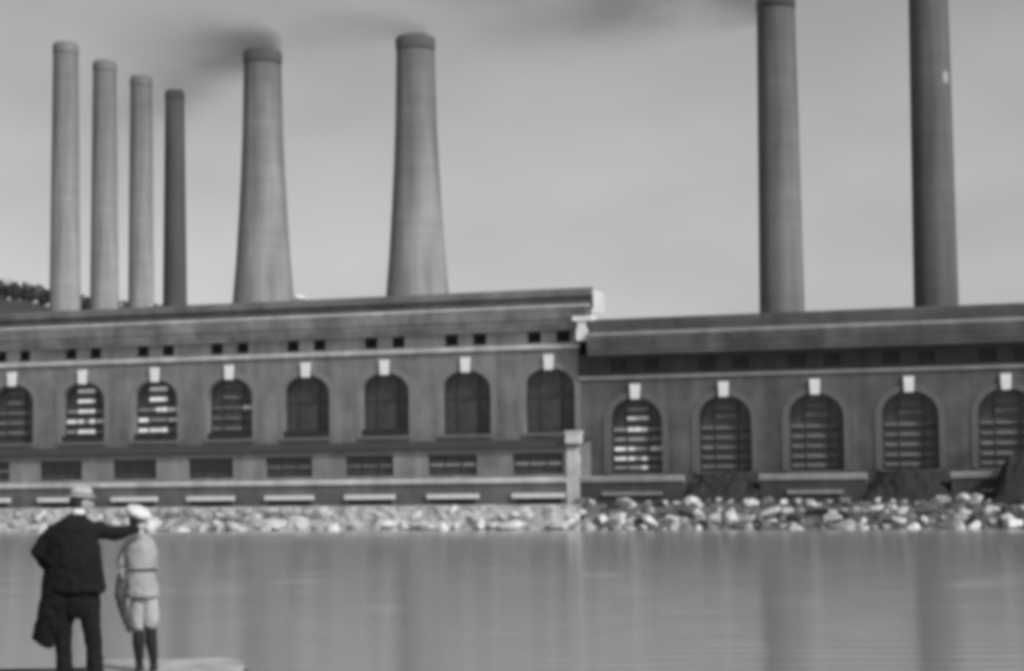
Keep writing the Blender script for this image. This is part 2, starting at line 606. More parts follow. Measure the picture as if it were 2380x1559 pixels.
class Win:
    """meshes of one arched window, shared by its copies"""

    def __init__(s, half, zb, zs, zt, fracs, depth, keyz, tagn):
        s.half, s.zb, s.zs, s.zt, s.depth = half, zb, zs, zt, depth
        g = MB()
        arch_poly(g, half, zb, zs, zt, depth)
        s.glass = g.mesh('pane', 'glass')
        f = MB()
        for x in (-0.78, 0.78):
            f.box(x - 0.05, x + 0.05, depth - 0.09, depth - 0.005, zb, zs + (zt - zs) * 0.86)
        f.box(-half, half, depth - 0.1, depth - 0.006, zs - 0.62 * (1 if tagn == 'l' else 1.3), zs - 0.4 * (1 if tagn == 'l' else 1.5))
        f.box(-half, half, depth - 0.11, depth - 0.006, zb, zb + 0.12)
        ip = [(-half, zb)] + arch_pts(half, zs, zt) + [(half, zb)]
        op = [(-half + 0.11, zb + 0.12)] + arch_pts(half - 0.11, zs, zt - 0.11) + [(half - 0.11, zb + 0.12)]
        y = depth - 0.085
        for k in range(len(ip) - 1):
            a, b, c, d = ip[k], ip[k + 1], op[k + 1], op[k]
            f.quad((a[0], y, a[1]), (b[0], y, b[1]), (c[0], y, c[1]), (d[0], y, d[1]))
            f.quad((d[0], y, d[1]), (c[0], y, c[1]), (c[0], depth, c[1]), (d[0], depth, d[1]))
        s.frame = f.mesh('frame', 'frame')
        s.fracs = fracs
        s.bars = {}
        s.key = keystone(keyz[0], keyz[1], 0.28, 0.33, 0.22).mesh('keystone', 'stone')
        s.hood = hood(half, zb, zs, zt, 0.42, 0.03).mesh('arch_surround', 'brick_arch' if tagn == 'l' else 'brick_arch_r')
        sl = MB()
        sl.box(-half - 0.15, half + 0.15, -0.16, depth - 0.12, zb - 0.16, zb + 0.004)
        gp = MB()
        gp.box(-half + 0.02, half - 0.02, 0.04, depth - 0.13, zb + 0.01, zb + 0.5)
        s.gap = gp.mesh('open_sash', 'dark')
        s.sill = sl.mesh('sill', 'brick_arch' if tagn == 'l' else 'brick_arch_r')

    def bar_mesh(s, mname, seed, skip=0.0, thick=0.15, parent=None):
        rnd = random.Random(seed)
        mb = MB()
        singles = []
        H = s.zt - s.zb
        d = s.depth
        for fr in s.fracs:
            z = s.zt - fr * H
            if z > s.zs - 0.15:
                wmax = s.half * math.sqrt(max(0, 1 - ((z - s.zs) / (s.zt - s.zs)) ** 2)) if z > s.zs else s.half
                segs = [(-min(0.72, wmax - 0.2), min(0.72, wmax - 0.2))]
            else:
                segs = [(-s.half + 0.16, -0.85), (-0.71, 0.71), (0.85, s.half - 0.16)]
                if parent is not None:
                    segs[1:2] = [(-0.70, -0.27), (-0.21, 0.21), (0.27, 0.70)]
            for a, b in segs:
                if rnd.random() < skip:
                    continue
                # pivoted sash row: strip leaning out at its foot, sky reflection painted as colour
                t = thick * rnd.uniform(0.85, 1.15)
                if parent is not None:
                    mb = MB()
                    singles.append(mb)
                mb.quad((a, d - 0.2, z - t / 2), (b, d - 0.2, z - t / 2), (b, d - 0.1, z + t / 2), (a, d - 0.1, z + t / 2))
                mb.quad((a, d - 0.2, z - t / 2), (b, d - 0.2, z - t / 2), (b, d - 0.06, z - t / 2 - 0.01), (a, d - 0.06, z - t / 2 - 0.01))
                mb.quad((a, d - 0.1, z + t / 2), (b, d - 0.1, z + t / 2), (b, d - 0.06, z - t / 2 - 0.01), (a, d - 0.06, z - t / 2 - 0.01))
        if parent is not None:
            for b_ in singles:
                link('sash_glint', b_.mesh('sash_glint', mname), parent, (0, -0.03, 0))
            return
        return mb.mesh('sash_bars', mname)

    def place(s, parent, u, style, seed):
        w = link('arched_window', s.glass, parent, (u, 0, 0))
        link('frame', s.frame, w)
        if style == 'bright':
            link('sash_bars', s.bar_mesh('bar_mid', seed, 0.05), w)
            s.bar_mesh('sky_glint', seed + 99, 0.36, 0.24, w)
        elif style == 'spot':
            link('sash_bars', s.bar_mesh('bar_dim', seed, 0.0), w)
            s.bar_mesh('sky_glint', seed + 99, 0.93, 0.2, w)
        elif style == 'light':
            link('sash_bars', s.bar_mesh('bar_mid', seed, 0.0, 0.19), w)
            s.bar_mesh('sky_glint', seed + 99, 0.6, 0.22, w)
        elif style == 'dim':
            link('sash_bars', s.bar_mesh('bar_dim', seed, 0.0, 0.18), w)
        else:
            pass
        if style in ('bright', 'spot', 'open'):
            link('open_sash', s.gap, w)
        link('sill', s.sill, w)
        h = link('arch_surround', s.hood, parent, (u, 0, 0))
        link('keystone', s.key, h)
        return w


# ------------------------------------------------------------------ left power house
UL = -62.0
LE = 2.08
Dp = 18.0
bl = plant_empty('power_house', 0, 0, 0)
tag(bl, 'taller left brick power station hall with arched windows and a projecting lower storey',
    'power station', 'brick halls of the power station')
bays_l = [6.0 * k for k in range(-9, 1)]
mb = MB()
wall_holes(mb, UL, LE, GZ, 11.9, 0, [(u, 1.80, 6.02, 9.12, 10.48) for u in bays_l], 0.72)
mb.quad((LE, 0, GZ), (LE, Dp, GZ), (LE, Dp, 13.0), (LE, 0, 13.0))
mb.quad((UL, 0, GZ), (UL, Dp, GZ), (UL, Dp, 13.0), (UL, 0, 13.0))
mb.quad((UL, Dp, GZ), (LE, Dp, GZ), (LE, Dp, 13.0), (UL, Dp, 13.0))
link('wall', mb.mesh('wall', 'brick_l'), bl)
fz = MB()
vents = []
for u in bays_l:
    vents += [(u - 1.03, 0.50, 12.2, 12.98, None), (u + 1.03, 0.50, 12.2, 12.98, None)]
wall_holes(fz, UL, LE, 11.9, 13.2, -0.03, vents, 0.5)
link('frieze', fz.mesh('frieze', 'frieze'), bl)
vm = MB().box(-0.53, 0.53, 0.40, 0.46, 12.15, 13.0).mesh('frieze_vent', 'dark')
# louvre blades inside the vent
lv = MB()
for k in range(4):
    z = 12.25 + 0.18 * k
    lv.quad((-0.5, 0.15, z), (0.5, 0.15, z), (0.5, 0.3, z + 0.14), (-0.5, 0.3, z + 0.14))
lvm = lv.mesh('louvre', 'dark')
for u in bays_l:
    for s_ in (-1, 1):
        v_ = link('frieze_vent', vm, bl, (u + s_ * 1.03, 0, 0))
        link('louvre', lvm, v_)
link('string_course', MB().prism([(-0.04, 11.76), (-0.2, 11.79), (-0.24, 11.98), (-0.04, 12.06)], UL, LE + 0.12).mesh('string_course', 'stone_mid'), bl)
CE = 3.1       # end of the cornice
link('cornice', MB().prism([(0.1, 13.0), (-0.62, 13.02), (-0.66, 13.3), (-0.74, 13.34), (-0.78, 13.62), (-0.88, 13.72),
                            (-0.96, 14.5), (0.1, 14.5)], UL, CE - 0.1).mesh('cornice', 'cornice'), bl)
link('cornice_edge', MB().prism([(0.1, 14.503), (-1.0, 14.503), (-1.02, 14.64), (-0.9, 14.68), (0.1, 14.68)], UL, CE).mesh('cornice_edge', 'stone_mid'), bl)
link('parapet', MB().box(UL, CE + 0.1, -0.62, 2.6, 14.683, 15.26).mesh('parapet', 'parapet_d'), bl)
link('parapet_cap', MB().prism([(-0.78, 15.263), (-0.82, 15.72), (-0.7, 15.8), (2.6, 15.8), (2.6, 15.263)], UL, CE + 0.2).mesh('parapet_cap', 'parapet'), bl)
link('parapet_end', MB().box(CE + 0.203, CE + 0.23, -0.5, 2.55, 14.2, 15.74).mesh('parapet_end', 'parapet_end'), bl)  # thin panel, sunlit brightness painted on
link('roof', MB().box(UL, LE, 0.12, Dp, 13.0, 13.3).mesh('roof', 'roof'), bl)
# pale stone end block closing the cornice
eb = MB()
eb.box(2.2, 2.95, -0.95, -0.1, 12.2, 12.995)
eb.box(2.0, 3.35, -1.16, 0.5, 13.52, 13.82)
eb.box(2.3, 2.85, -0.99, -0.1, 12.995, 13.52)
link('cornice_end_block', eb.mesh('cornice_end_block', 'stone'), bl)
winL = Win(1.80, 6.02, 9.12, 10.48, [0.14, 0.31, 0.48, 0.65, 0.82], 0.7, (10.34, 11.38), 'l')
styles_l = {-7: 'dim', -6: 'bright', -5: 'bright', -4: 'spot', -3: 'open', -2: 'open'}
for u in bays_l:
    winL.place(bl, u, styles_l.get(round(u / 6), 'dark' if u > -24 else 'dim'), int(u) + 300)

# projecting lower storey
D = 3.075
mb = MB()
wall_holes(mb, UL, 2.02, 2.7, 4.95, -D, [(u, 1.76, 3.23, 4.63, None) for u in bays_l], 0.35)
mb.quad((2.86, -D, GZ), (2.86, -0.003, GZ), (2.86, -0.003, 5.5), (2.86, -D, 4.95))
link('lower_storey', mb.mesh('lower_storey', 'brick_low'), bl)
link('plinth', MB().box(UL, 2.02, -D, -D + 0.3, GZ - 0.3, 2.7).mesh('plinth', 'plinth'), bl)
link('coping', MB().prism([(-D, 2.66), (-D - 0.14, 2.68), (-D - 0.16, 2.9), (-D - 0.01, 2.99)], UL, 2.02).mesh('coping', 'stone_mid'), bl)
link('lean_to_roof', MB().prism([(-0.003, 5.62), (-0.003, 5.44), (-D - 0.2, 4.953), (-D - 0.34, 5.0), (-D - 0.34, 5.12)], UL, 2.86).mesh('lean_to_roof', 'leanto'), bl)
pr = MB()
pr.box(2.02, 2.86, -D - 0.13, -D + 0.7, GZ - 0.3, 5.25)
pr.box(1.95, 2.93, -D - 0.22, -D + 0.78, 5.25, 5.36)
pr.box(1.98, 2.9, -D - 0.18, -D + 0.74, 5.36, 5.9)
pr.box(1.92, 2.96, -D - 0.25, -D + 0.8, 5.9, 6.05)
link('corner_pier', pr.mesh('corner_pier', 'stone_mid'), bl)
rg = MB().box(-1.76, 1.76, 0.3, 0.34, 3.23, 4.63).mesh('pane', 'glass')
rf = MB()
for x in (-1.7, -0.6, 0.6, 1.7):
    rf.box(x - 0.05, x + 0.05, 0.22, 0.298, 3.23, 4.63)
rf.box(-1.65, 1.65, 0.21, 0.297, 4.55, 4.63)
rf.box(-1.65, 1.65, 0.21, 0.297, 3.23, 3.31)
rfm = rf.mesh('frame', 'frame')


def rect_bar(m):
    b_ = MB()
    for a, c in ((-1.6, -0.68), (-0.52, 0.52), (0.68, 1.6)):
        b_.box(a, c, 0.16, 0.22, 3.86, 4.02)
    return b_.mesh('glazing_bar', m)


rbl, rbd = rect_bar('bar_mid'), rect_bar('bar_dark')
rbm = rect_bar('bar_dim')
lint = MB().box(-1.95, 1.95, -0.05, 0.1, 4.66, 4.9).mesh('lintel', 'brick_arch')
slm = MB().box(-1.82, 1.82, -0.22, 0.0, 1.66, 1.97).mesh('basement_lintel', 'stone')
bwm = MB().box(-1.55, 1.55, -0.02, 0.0, GZ, 1.655).mesh('dark_sheet', 'dark')  # thin flat dark sheet below the lintel
for u in bays_l:
    k = round(u / 6)
    w = link('storey_window', rg, bl, (u, -D, 0))
    link('frame', rfm, w)
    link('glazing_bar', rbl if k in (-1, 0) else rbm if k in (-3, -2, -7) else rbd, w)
    link('lintel', lint, w)
    s_ = link('basement_lintel', slm, bl, (u + 0.05, -D - 0.002, 0))
    link('dark_sheet', bwm, s_)

# ------------------------------------------------------------------ right power house
UR = 64.0
br_ = plant_empty('power_house', 0, 0, 0)
tag(br_, 'lower right power station hall in darker brick with a deep shadowed cornice',
    'power station', 'brick halls of the power station')
bays_r = [6.0 * k for k in range(1, 9)]
mb = MB()
RS = LE + 0.004
wall_holes(mb, RS, UR, GZ, 9.7, 0.03, [(u, 1.80, 3.25, 6.74, 8.29) for u in bays_r], 0.92)
mb.quad((UR, 0, GZ), (UR, Dp, GZ), (UR, Dp, 11.5), (UR, 0, 11.5))
mb.quad((RS, Dp, GZ), (UR, Dp, GZ), (UR, Dp, 11.5), (RS, Dp, 11.5))
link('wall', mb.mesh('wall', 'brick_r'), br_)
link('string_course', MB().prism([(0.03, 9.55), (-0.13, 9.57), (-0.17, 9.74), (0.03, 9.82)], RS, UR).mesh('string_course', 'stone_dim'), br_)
fz = MB()
vents = []
for u in bays_r:
    vents += [(u - 1.1, 0.55, 10.05, 10.85, None), (u + 1.1, 0.55, 10.05, 10.85, None)]
wall_holes(fz, RS, UR, 9.7, 11.3, 0.0, vents, 0.2)
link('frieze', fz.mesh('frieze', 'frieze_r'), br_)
vm = MB().box(-0.58, 0.58, 0.16, 0.22, 10.0, 10.9).mesh('frieze_vent', 'dark')
lv = MB()
for k in range(5):
    z = 10.08 + 0.155 * k
    lv.quad((-0.54, 0.03, z), (0.54, 0.03, z), (0.54, 0.1, z + 0.13), (-0.54, 0.1, z + 0.13))
lvm = lv.mesh('louvre', 'frieze_r')
for u in bays_r:
    for s_ in (-1, 1):
        v_ = link('frieze_vent', vm, br_, (u + s_ * 1.1, 0, 0))
        link('louvre', lvm, v_)
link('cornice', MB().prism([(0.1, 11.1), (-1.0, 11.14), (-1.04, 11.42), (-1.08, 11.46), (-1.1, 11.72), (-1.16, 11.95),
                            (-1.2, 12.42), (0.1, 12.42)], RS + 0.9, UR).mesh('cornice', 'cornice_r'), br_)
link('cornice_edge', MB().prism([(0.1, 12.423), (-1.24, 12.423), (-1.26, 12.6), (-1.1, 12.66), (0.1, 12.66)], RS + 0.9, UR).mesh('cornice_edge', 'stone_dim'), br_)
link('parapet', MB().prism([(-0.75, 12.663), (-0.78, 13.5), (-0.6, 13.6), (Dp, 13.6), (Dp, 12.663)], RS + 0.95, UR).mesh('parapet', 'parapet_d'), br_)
link('roof', MB().box(RS + 0.9, UR, 0.12, Dp, 11.5, 12.42).mesh('roof', 'roof'), br_)
winR = Win(1.80, 3.25, 6.74, 8.29, [0.15, 0.27, 0.42, 0.55, 0.68, 0.81, 0.93], 0.9, (8.2, 9.2), 'r')
for u in bays_r:
    k = round(u / 6)
    winR.place(br_, u, 'light' if k == 1 else 'dim', int(u) + 700)
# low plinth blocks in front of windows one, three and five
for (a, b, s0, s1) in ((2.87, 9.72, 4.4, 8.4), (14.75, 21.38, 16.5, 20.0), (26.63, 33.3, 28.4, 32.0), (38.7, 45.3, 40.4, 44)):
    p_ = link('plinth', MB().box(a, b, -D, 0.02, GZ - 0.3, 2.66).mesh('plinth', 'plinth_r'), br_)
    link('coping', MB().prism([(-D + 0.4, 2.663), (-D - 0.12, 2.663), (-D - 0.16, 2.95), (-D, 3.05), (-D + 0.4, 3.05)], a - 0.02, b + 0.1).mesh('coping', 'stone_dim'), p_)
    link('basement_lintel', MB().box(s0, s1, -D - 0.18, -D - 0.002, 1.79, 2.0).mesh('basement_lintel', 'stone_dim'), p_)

# ------------------------------------------------------------------ chimneys


def chimney(name, label, loc, prof, m, capm, cap, group, patch=False, rim=None):
    e = link(name, None, None, loc)
    tag(e, label, 'chimney', group)
    sh = link('shaft', MB().lathe(prof, 48).mesh('shaft', m, smooth=True), e)
    cp = link('cap', MB().lathe(cap, 48).mesh('cap', capm, smooth=True), e)
    link('flue', MB().lathe([(cap[-1][0] * 0.8, cap[-1][1] + 0.004), (cap[-1][0] * 0.8, cap[-1][1] + 0.01)], 32).mesh('flue', 'dark'), cp)
    return e, sh


def big_flared(k, loc, label):
    top = 41.05 - GZ
    prof = [(3.75, 0), (3.3, 8), (2.72, 17.3), (2.4, 21), (2.14, 25), (1.95, 28.5), (1.80, 32), (1.71, 36), (1.66, top - 1.45), (1.66, top - 1.3)]
    cap = [(1.665, top - 1.35), (1.70, top - 1.0), (1.73, top - 0.5), (1.68, top - 0.15), (1.5, top)]
    return chimney('flared_chimney', label, loc, prof, 'ch_mid', 'soot', cap, 'tall flared chimneys')


# soft soot stain near the top of these stacks
def soot_top(m, z0, z1, lo):
    t = m.node_tree
    b = t.nodes['Principled BSDF']
    src = b.inputs['Base Color'].links[0].from_socket
    co = t.nodes.new('ShaderNodeTexCoord')
    sp = t.nodes.new('ShaderNodeSeparateXYZ')
    t.links.new(co.outputs['Object'], sp.inputs[0])
    nz_ = t.nodes.new('ShaderNodeTexNoise')
    nz_.inputs['Scale'].default_value = 0.8
    t.links.new(co.outputs['Object'], nz_.inputs['Vector'])
    ad = t.nodes.new('ShaderNodeMath')
    ad.operation = 'MULTIPLY_ADD'
    ad.inputs[1].default_value = 5.0
    t.links.new(nz_.outputs[0], ad.inputs[0])
    t.links.new(sp.outputs['Z'], ad.inputs[2])
    r = t.nodes.new('ShaderNodeMapRange')
    r.inputs['From Min'].default_value = z0 + 2.5
    r.inputs['From Max'].default_value = z1 + 2.5
    r.inputs['To Min'].default_value = 1.0
    r.inputs['To Max'].default_value = lo
    t.links.new(ad.outputs[0], r.inputs[0])
    mu = t.nodes.new('ShaderNodeMath')
    mu.operation = 'MULTIPLY'
    t.links.new(src, mu.inputs[0])
    t.links.new(r.outputs[0], mu.inputs[1])
    t.links.new(mu.outputs[0], b.inputs['Base Color'])


soot_top(M['ch_mid'], 22, 40, 0.5)
soot_top(M['ch_pale'], 25, 50, 0.62)
soot_top(M['ch_brick'], 20, 38, 0.62)

c5, _ = big_flared(5, fw(-32.97, -25, GZ), 'flared pale chimney trailing dark smoke, right of the thin black stack')
c6, _ = big_flared(6, fw(-18.56, -25, GZ), 'flared pale chimney standing alone over the middle of the left hall')
top7 = 41.45 - GZ
prof7 = [(2.0, 0), (1.80, 14.8), (1.54, top7 - 1.1), (1.54, top7 - 0.9)]
cap7 = [(1.545, top7 - 0.95), (1.58, top7 - 0.7), (1.60, top7 - 0.25), (1.5, top7)]
chimney('brick_chimney', 'straight brick chimney with a bright sunlit stripe, left of the darkest tall stack', fw(12.52, -25, GZ),
        prof7, 'ch_brick', 'soot_d', cap7, 'straight brick chimneys')
e8, s8 = chimney('brick_chimney', 'darkest tall brick chimney, rightmost, cut off by the top of the picture', fw(24.56, -25, GZ),
                 [(1.95, 0), (1.72, 14.8), (1.53, top7 - 1.1), (1.53, top7 - 0.9)], 'ch_dark', 'soot_d', cap7, 'straight brick chimneys')
# small pale rounded patch on the dark stack
pl = MB()
ang0, zc = -0.99, 34.1 - GZ
for i in range(6):
    for j in range(6):
        pass
NP = 8
g = []
for i in range(NP + 1):
    row = []
    for j in range(NP + 1):
        aa = -1 + 2 * i / NP
        bb = -1 + 2 * j / NP
        x = aa * math.sqrt(1 - bb * bb / 2)
        y = bb * math.sqrt(1 - aa * aa / 2)
        t = ang0 + x * 0.19
        row.append((1.60 * math.cos(t), 1.60 * math.sin(t), zc - 0.3 + y * 0.5))
    g.append(row)
for i in range(NP):
    for j in range(NP):
        pl.quad(g[i][j], g[i + 1][j], g[i + 1][j + 1], g[i][j + 1])
link('pale_patch', pl.mesh('pale_patch', 'patch', smooth=True, merge=True), s8)

far = [((-49.42, 190.0), 1.385, 1.69, 'ch_pale', 'tallest pale thin chimney, at the far left beside the wooded rise'),
       ((-47.08, 198.5), 1.35, 1.64, 'ch_pale', 'pale thin chimney second from the left, beside the tallest thin one'),
       ((-44.48, 206.2), 1.32, 1.55, 'ch_pale', 'pale thin chimney just left of the black thin one'),
       ((-41.95, 214.0), 1.2, 1.52, 'ch_black', 'thin black chimney, shortest looking of the four in the far row')]
for (x, y), rt, rb, m, lab in far:
    tp = 52.0 - GZ
    pr_ = [(rb + 0.35, 0), (rb, 22), (rt, tp - 1.6), (rt, tp - 1.3)]
    cp_ = [(rt + 0.004, tp - 1.35), (rt + 0.03, tp - 1.1), (rt + 0.05, tp - 0.4), (rt - 0.12, tp)]
    chimney('thin_chimney', lab, (x, y, GZ), pr_, m, 'soot_l' if m == 'ch_pale' else 'soot_d', cp_, 'row of thin chimneys')

# pale ventilator on the left hall's parapet
v_ = plant_empty('roof_ventilator', -18.55, -0.1, 15.8)
tag(v_, 'small pale ventilator on the parapet between the two flared chimneys', 'ventilator')
link('neck', MB().lathe([(0.22, 0), (0.2, 0.14)], 20).mesh('neck', 'stone_mid', smooth=True), v_)
link('hood', MB().lathe([(0.2, 0.14), (0.5, 0.16), (0.46, 0.3), (0.2, 0.42)], 20).mesh('hood', 'stone', smooth=True), v_)

# ------------------------------------------------------------------ coal heaps before the right hall


def heap(label, outline, n0, n1, seed):
    """outline: (u, z) silhouette; a mound with rounded plan"""
    uc = 0.5 * (outline[0][0] + outline[-1][0])
    e = plant_empty('coal_heap', uc, 0, GZ)
    us_ = [outline[0][0] + (outline[-1][0] - outline[0][0]) * i / 60 for i in range(61)]

    def prof(u):
        for (a, za), (b, zb) in zip(outline[:-1], outline[1:]):
            if a <= u <= b:
                return za + (zb - za) * (u - a) / (b - a)
        return 0
    mb = MB()
    NN = 30
    for i, u in enumerate(us_):
        for j in range(NN + 1):
            n = n0 + (n1 - n0) * j / NN
            t = j / NN
            sh = min(1.0, max(0.0, (1 - t) / 0.62)) ** 0.85
            z = prof(u) * sh * 0.86
            z += 0.42 * min(1, z) * mnoise.noise((u * 0.9, n * 0.9, seed)) + 0.22 * min(1, z) * mnoise.noise((u * 2.7, n * 2.7, seed)) + 0.1 * min(1, z) * mnoise.noise((u * 7, n * 7, seed))
            mb.v.append((u - uc, -n, max(z, -0.05)))
    for i in range(60):
        for j in range(NN):
            a = i * (NN + 1) + j
            mb.f.append((a, a + 1, a + NN + 2, a + NN + 1))
    o = mb.mesh('heap', 'coal', smooth=True)
    bpy.data.objects.remove(e)
    o = link('coal_heap', o, None, fw(uc, 0, GZ), (0, 0, -TH))
    tag(o, label, 'coal heap', 'dark heaps against the right hall')


heap('flat topped dark heap against the hall, between the first and second white ledges',
     [(9.76, 1.0), (10.3, 1.55), (11.0, 1.95), (12.0, 2.12), (13.2, 2.15), (14.1, 2.0), (14.5, 1.6), (14.73, 1.2)], 0.2, 4.4, 3)
heap('broad humped dark heap in front of the fourth right hall window',
     [(21.42, 1.1), (22.0, 1.6), (22.6, 2.05), (23.2, 2.3), (24.2, 2.42), (25.2, 2.3), (25.9, 1.85), (26.4, 1.4), (26.62, 1.1)], 0.2, 4.4, 8)
heap('tallest dark heap, cut by the right edge of the picture',
     [(29.0, 0), (29.5, 1.6), (30.0, 3.2), (30.8, 3.5), (32.5, 3.7), (34.5, 3.0), (36.5, 2.0), (37.4, 0)], 3.4, 5.6, 12)

# ------------------------------------------------------------------ seawall and boulders
mb = MB()
us = [-70 + 0.35 * i for i in range(int(74.0 / 0.35) + 1)]
rowsw = [(4.55, -0.02, 0), (4.6, 0.02, .3), (6.5, 0.0, .6), (6.75, -0.12, 1), (6.85, -0.4, 1), (6.95, -0.7, 1), (7.1, -1.0, 1), (7.5, -1.25, 1), (8.2, -1.7, 1), (9.0, -2.4, 1)]
for u in us:
    for j, (n, z, a) in enumerate(rowsw):
        dn = a * (0.35 * mnoise.noise((u * 0.5, z * 2.2, 2)) + 0.22 * mnoise.noise((u * 1.7, z * 4, 7)))
        dz = 0.1 * min(a, .6) * mnoise.noise((u * 0.5, 1, 3)) if j < 4 else 0
        mb.v.append((u, -(n + dn), GZ + z + dz + (0.02 if 0 < j < 4 else 0)))
nr = len(rowsw)
for i in range(len(us) - 1):
    for j in range(nr - 1):
        a = i * nr + j
        mb.f.append((a, a + 1, a + nr + 1, a + nr))
sw = link('seawall', mb.mesh('seawall', 'seawall'), None, fw(0, 0, 0), (0, 0, -TH))
tag(sw, 'low rough pale rubble seawall below the left hall', 'seawall')

rock_meshes = []
for q in range(12):
    bm = bmesh.new()
    rk = random.Random(100 + q)
    for _ in range(13):
        d = Vector((rk.gauss(0, 1), rk.gauss(0, 1), rk.gauss(0, 1))).normalized() * rk.uniform(0.42, 0.62)
        bm.verts.new((d.x * rk.uniform(0.9, 1.15), d.y, d.z * 0.85))
    res = bmesh.ops.convex_hull(bm, input=bm.verts)
    bmesh.ops.delete(bm, geom=[v for v in bm.verts if not v.link_faces], context='VERTS')
    bmesh.ops.bevel(bm, geom=list(bm.edges), offset=0.035, segments=1, affect='EDGES')
    bmesh.ops.recalc_face_normals(bm, faces=bm.faces)
    me = bpy.data.meshes.new('boulder')
    bm.to_mesh(me)
    bm.free()
    me.materials.append(M[('rock', 'rock3', 'rock', 'rock2', 'rock4', 'rock')[q % 6]])
    rock_meshes.append(me)
rnd = random.Random(21)


def rock(u, n, z, s, label, group):
    pick = [q for q in rock_meshes if 'granite_grey' in q.materials[0].name or ('granite_pale' in q.materials[0].name and rnd.random() < 0.5)] if 'seawall' in group else rock_meshes
    o = link('boulder', rnd.choice(pick), None, fw(u, n, z), (rnd.uniform(-.5, .5), rnd.uniform(-.5, .5), rnd.uniform(0, 6.28)))
    o.scale = (s * rnd.uniform(0.9, 1.6), s * rnd.uniform(0.8, 1.2), s * rnd.uniform(0.65, 1.0))
    tag(o, label, 'boulder', group)


for (n, z, lo, hi, step) in ((5.1, GZ + 0.05, 0.42, 1.2, 0.68), (5.9, 0.72, 0.42, 1.25, 0.66), (6.8, 0.25, 0.42, 1.4, 0.66), (7.8, -0.25, 0.5, 1.5, 0.68)):
    u = 3.2
    while u < 36:
        rock(u, n + rnd.uniform(-.5, .5), z + rnd.uniform(-.2, .15), lo + (hi - lo) * rnd.random() ** 1.6,
             'rough boulder in the loose rock bank below the right hall', 'boulders of the right bank')
        u += step * rnd.uniform(0.5, 1.5)
u = -44
while u < 3.0:
    rock(u, 6.75 + rnd.uniform(-.25, .3), rnd.uniform(0.35, 0.95), rnd.uniform(0.5, 1.15),
         'rough stone at the foot of the left seawall by the water', 'stones at the foot of the seawall')
    u += rnd.uniform(0.8, 2.6)
u = -46
while u < 3.2:
    rock(u, 7.6 + rnd.uniform(-.4, .5), -0.12 + rnd.uniform(-.2, .3), rnd.uniform(0.5, 1.6),
         'rough stone at the foot of the left seawall by the water', 'stones at the foot of the seawall')
    u += rnd.uniform(0.4, 1.3)

# ------------------------------------------------------------------ wooded rise at the far left


def ridge(x):
    k = [(-400, 58), (-200, 56), (-150, 53), (-118, 49.2), (-112, 48.6), (-107, 46.6), (-99, 45.4), (-85, 43.5), (-60, 40), (-20, 30), (40, 12), (80, 2)]
    for (a, za), (b, zb) in zip(k[:-1], k[1:]):
        if a <= x <= b:
            return za + (zb - za) * (x - a) / (b - a)
    return 0


mb = MB()
xs = [-400 + 6 * i for i in range(81)]
for x in xs:
    for (y, f) in ((330, 0.0), (370, 0.6), (398, 0.985), (425, 1.0), (560, 0.5), (700, 0.0)):
        mb.v.append((x, y, GZ - 0.3 + (ridge(x) - 3.6) * f))
for i in range(80):
    for j in range(5):
        a = i * 6 + j
        mb.f.append((a, a + 1, a + 7, a + 6))
tag(link('hill', mb.mesh('hill', 'wood', smooth=True)), kind='structure')
mb = MB()
rw = random.Random(5)
for k in range(15000):
    x = rw.uniform(-290, -70)
    y = rw.uniform(396, 425)
    cl = 1.1 * mnoise.noise((x * 0.22, y * 0.2, 0)) + 0.5 * mnoise.noise((x * 0.7, y * 0.6, 4))
    z = ridge(x) - -1.0 - rw.uniform(0.0, 3.0) + 0.4 * cl
    c = Vector((x, y, z))
    s_ = rw.uniform(0.25, 0.55)
    a = Vector((rw.gauss(0, 1), rw.gauss(0, 1), rw.gauss(0, 1))).normalized() * s_
    b = Vector((rw.gauss(0, 1), rw.gauss(0, 1), rw.gauss(0, 1))).normalized() * s_
    mb.quad(c - a - b, c + a - b, c + a + b, c - a + b)
tag(link('wood', mb.mesh('wood', 'wood')), 'dark distant wood along the rise behind the leftmost chimney', 'wood', kind='stuff')

# ------------------------------------------------------------------ people


def garment(name, mb, m, parent, voxel=0.012, smooth=3, fold=0.0, fscale=0.12):
    o = link(name, mb.mesh(name, m, smooth=True), parent)
    r = o.modifiers.new('fuse', 'REMESH')
    r.mode = 'VOXEL'
    r.voxel_size = voxel
    r.use_smooth_shade = True
    if smooth:
        s_ = o.modifiers.new('soften', 'SMOOTH')
        s_.iterations = smooth
        s_.factor = 0.5
    if fold:
        tx = bpy.data.textures.new('folds', 'CLOUDS')
        tx.noise_scale = fscale
        d = o.modifiers.new('folds', 'DISPLACE')
        d.texture = tx
        d.strength = fold
        d.mid_level = 0.5
        d.texture_coords = 'LOCAL'
    return o


def head_fn(q):
    # q: point on the skull ellipsoid, face towards +y
    x, y, z = q
    t = max(0.0, -z / 0.115)
    x *= 1 - 0.28 * t * t
    if y > 0:
        y *= 1 - 0.06 * t
    else:
        y *= 1 - 0.30 * t
    return Vector((x, y, z))


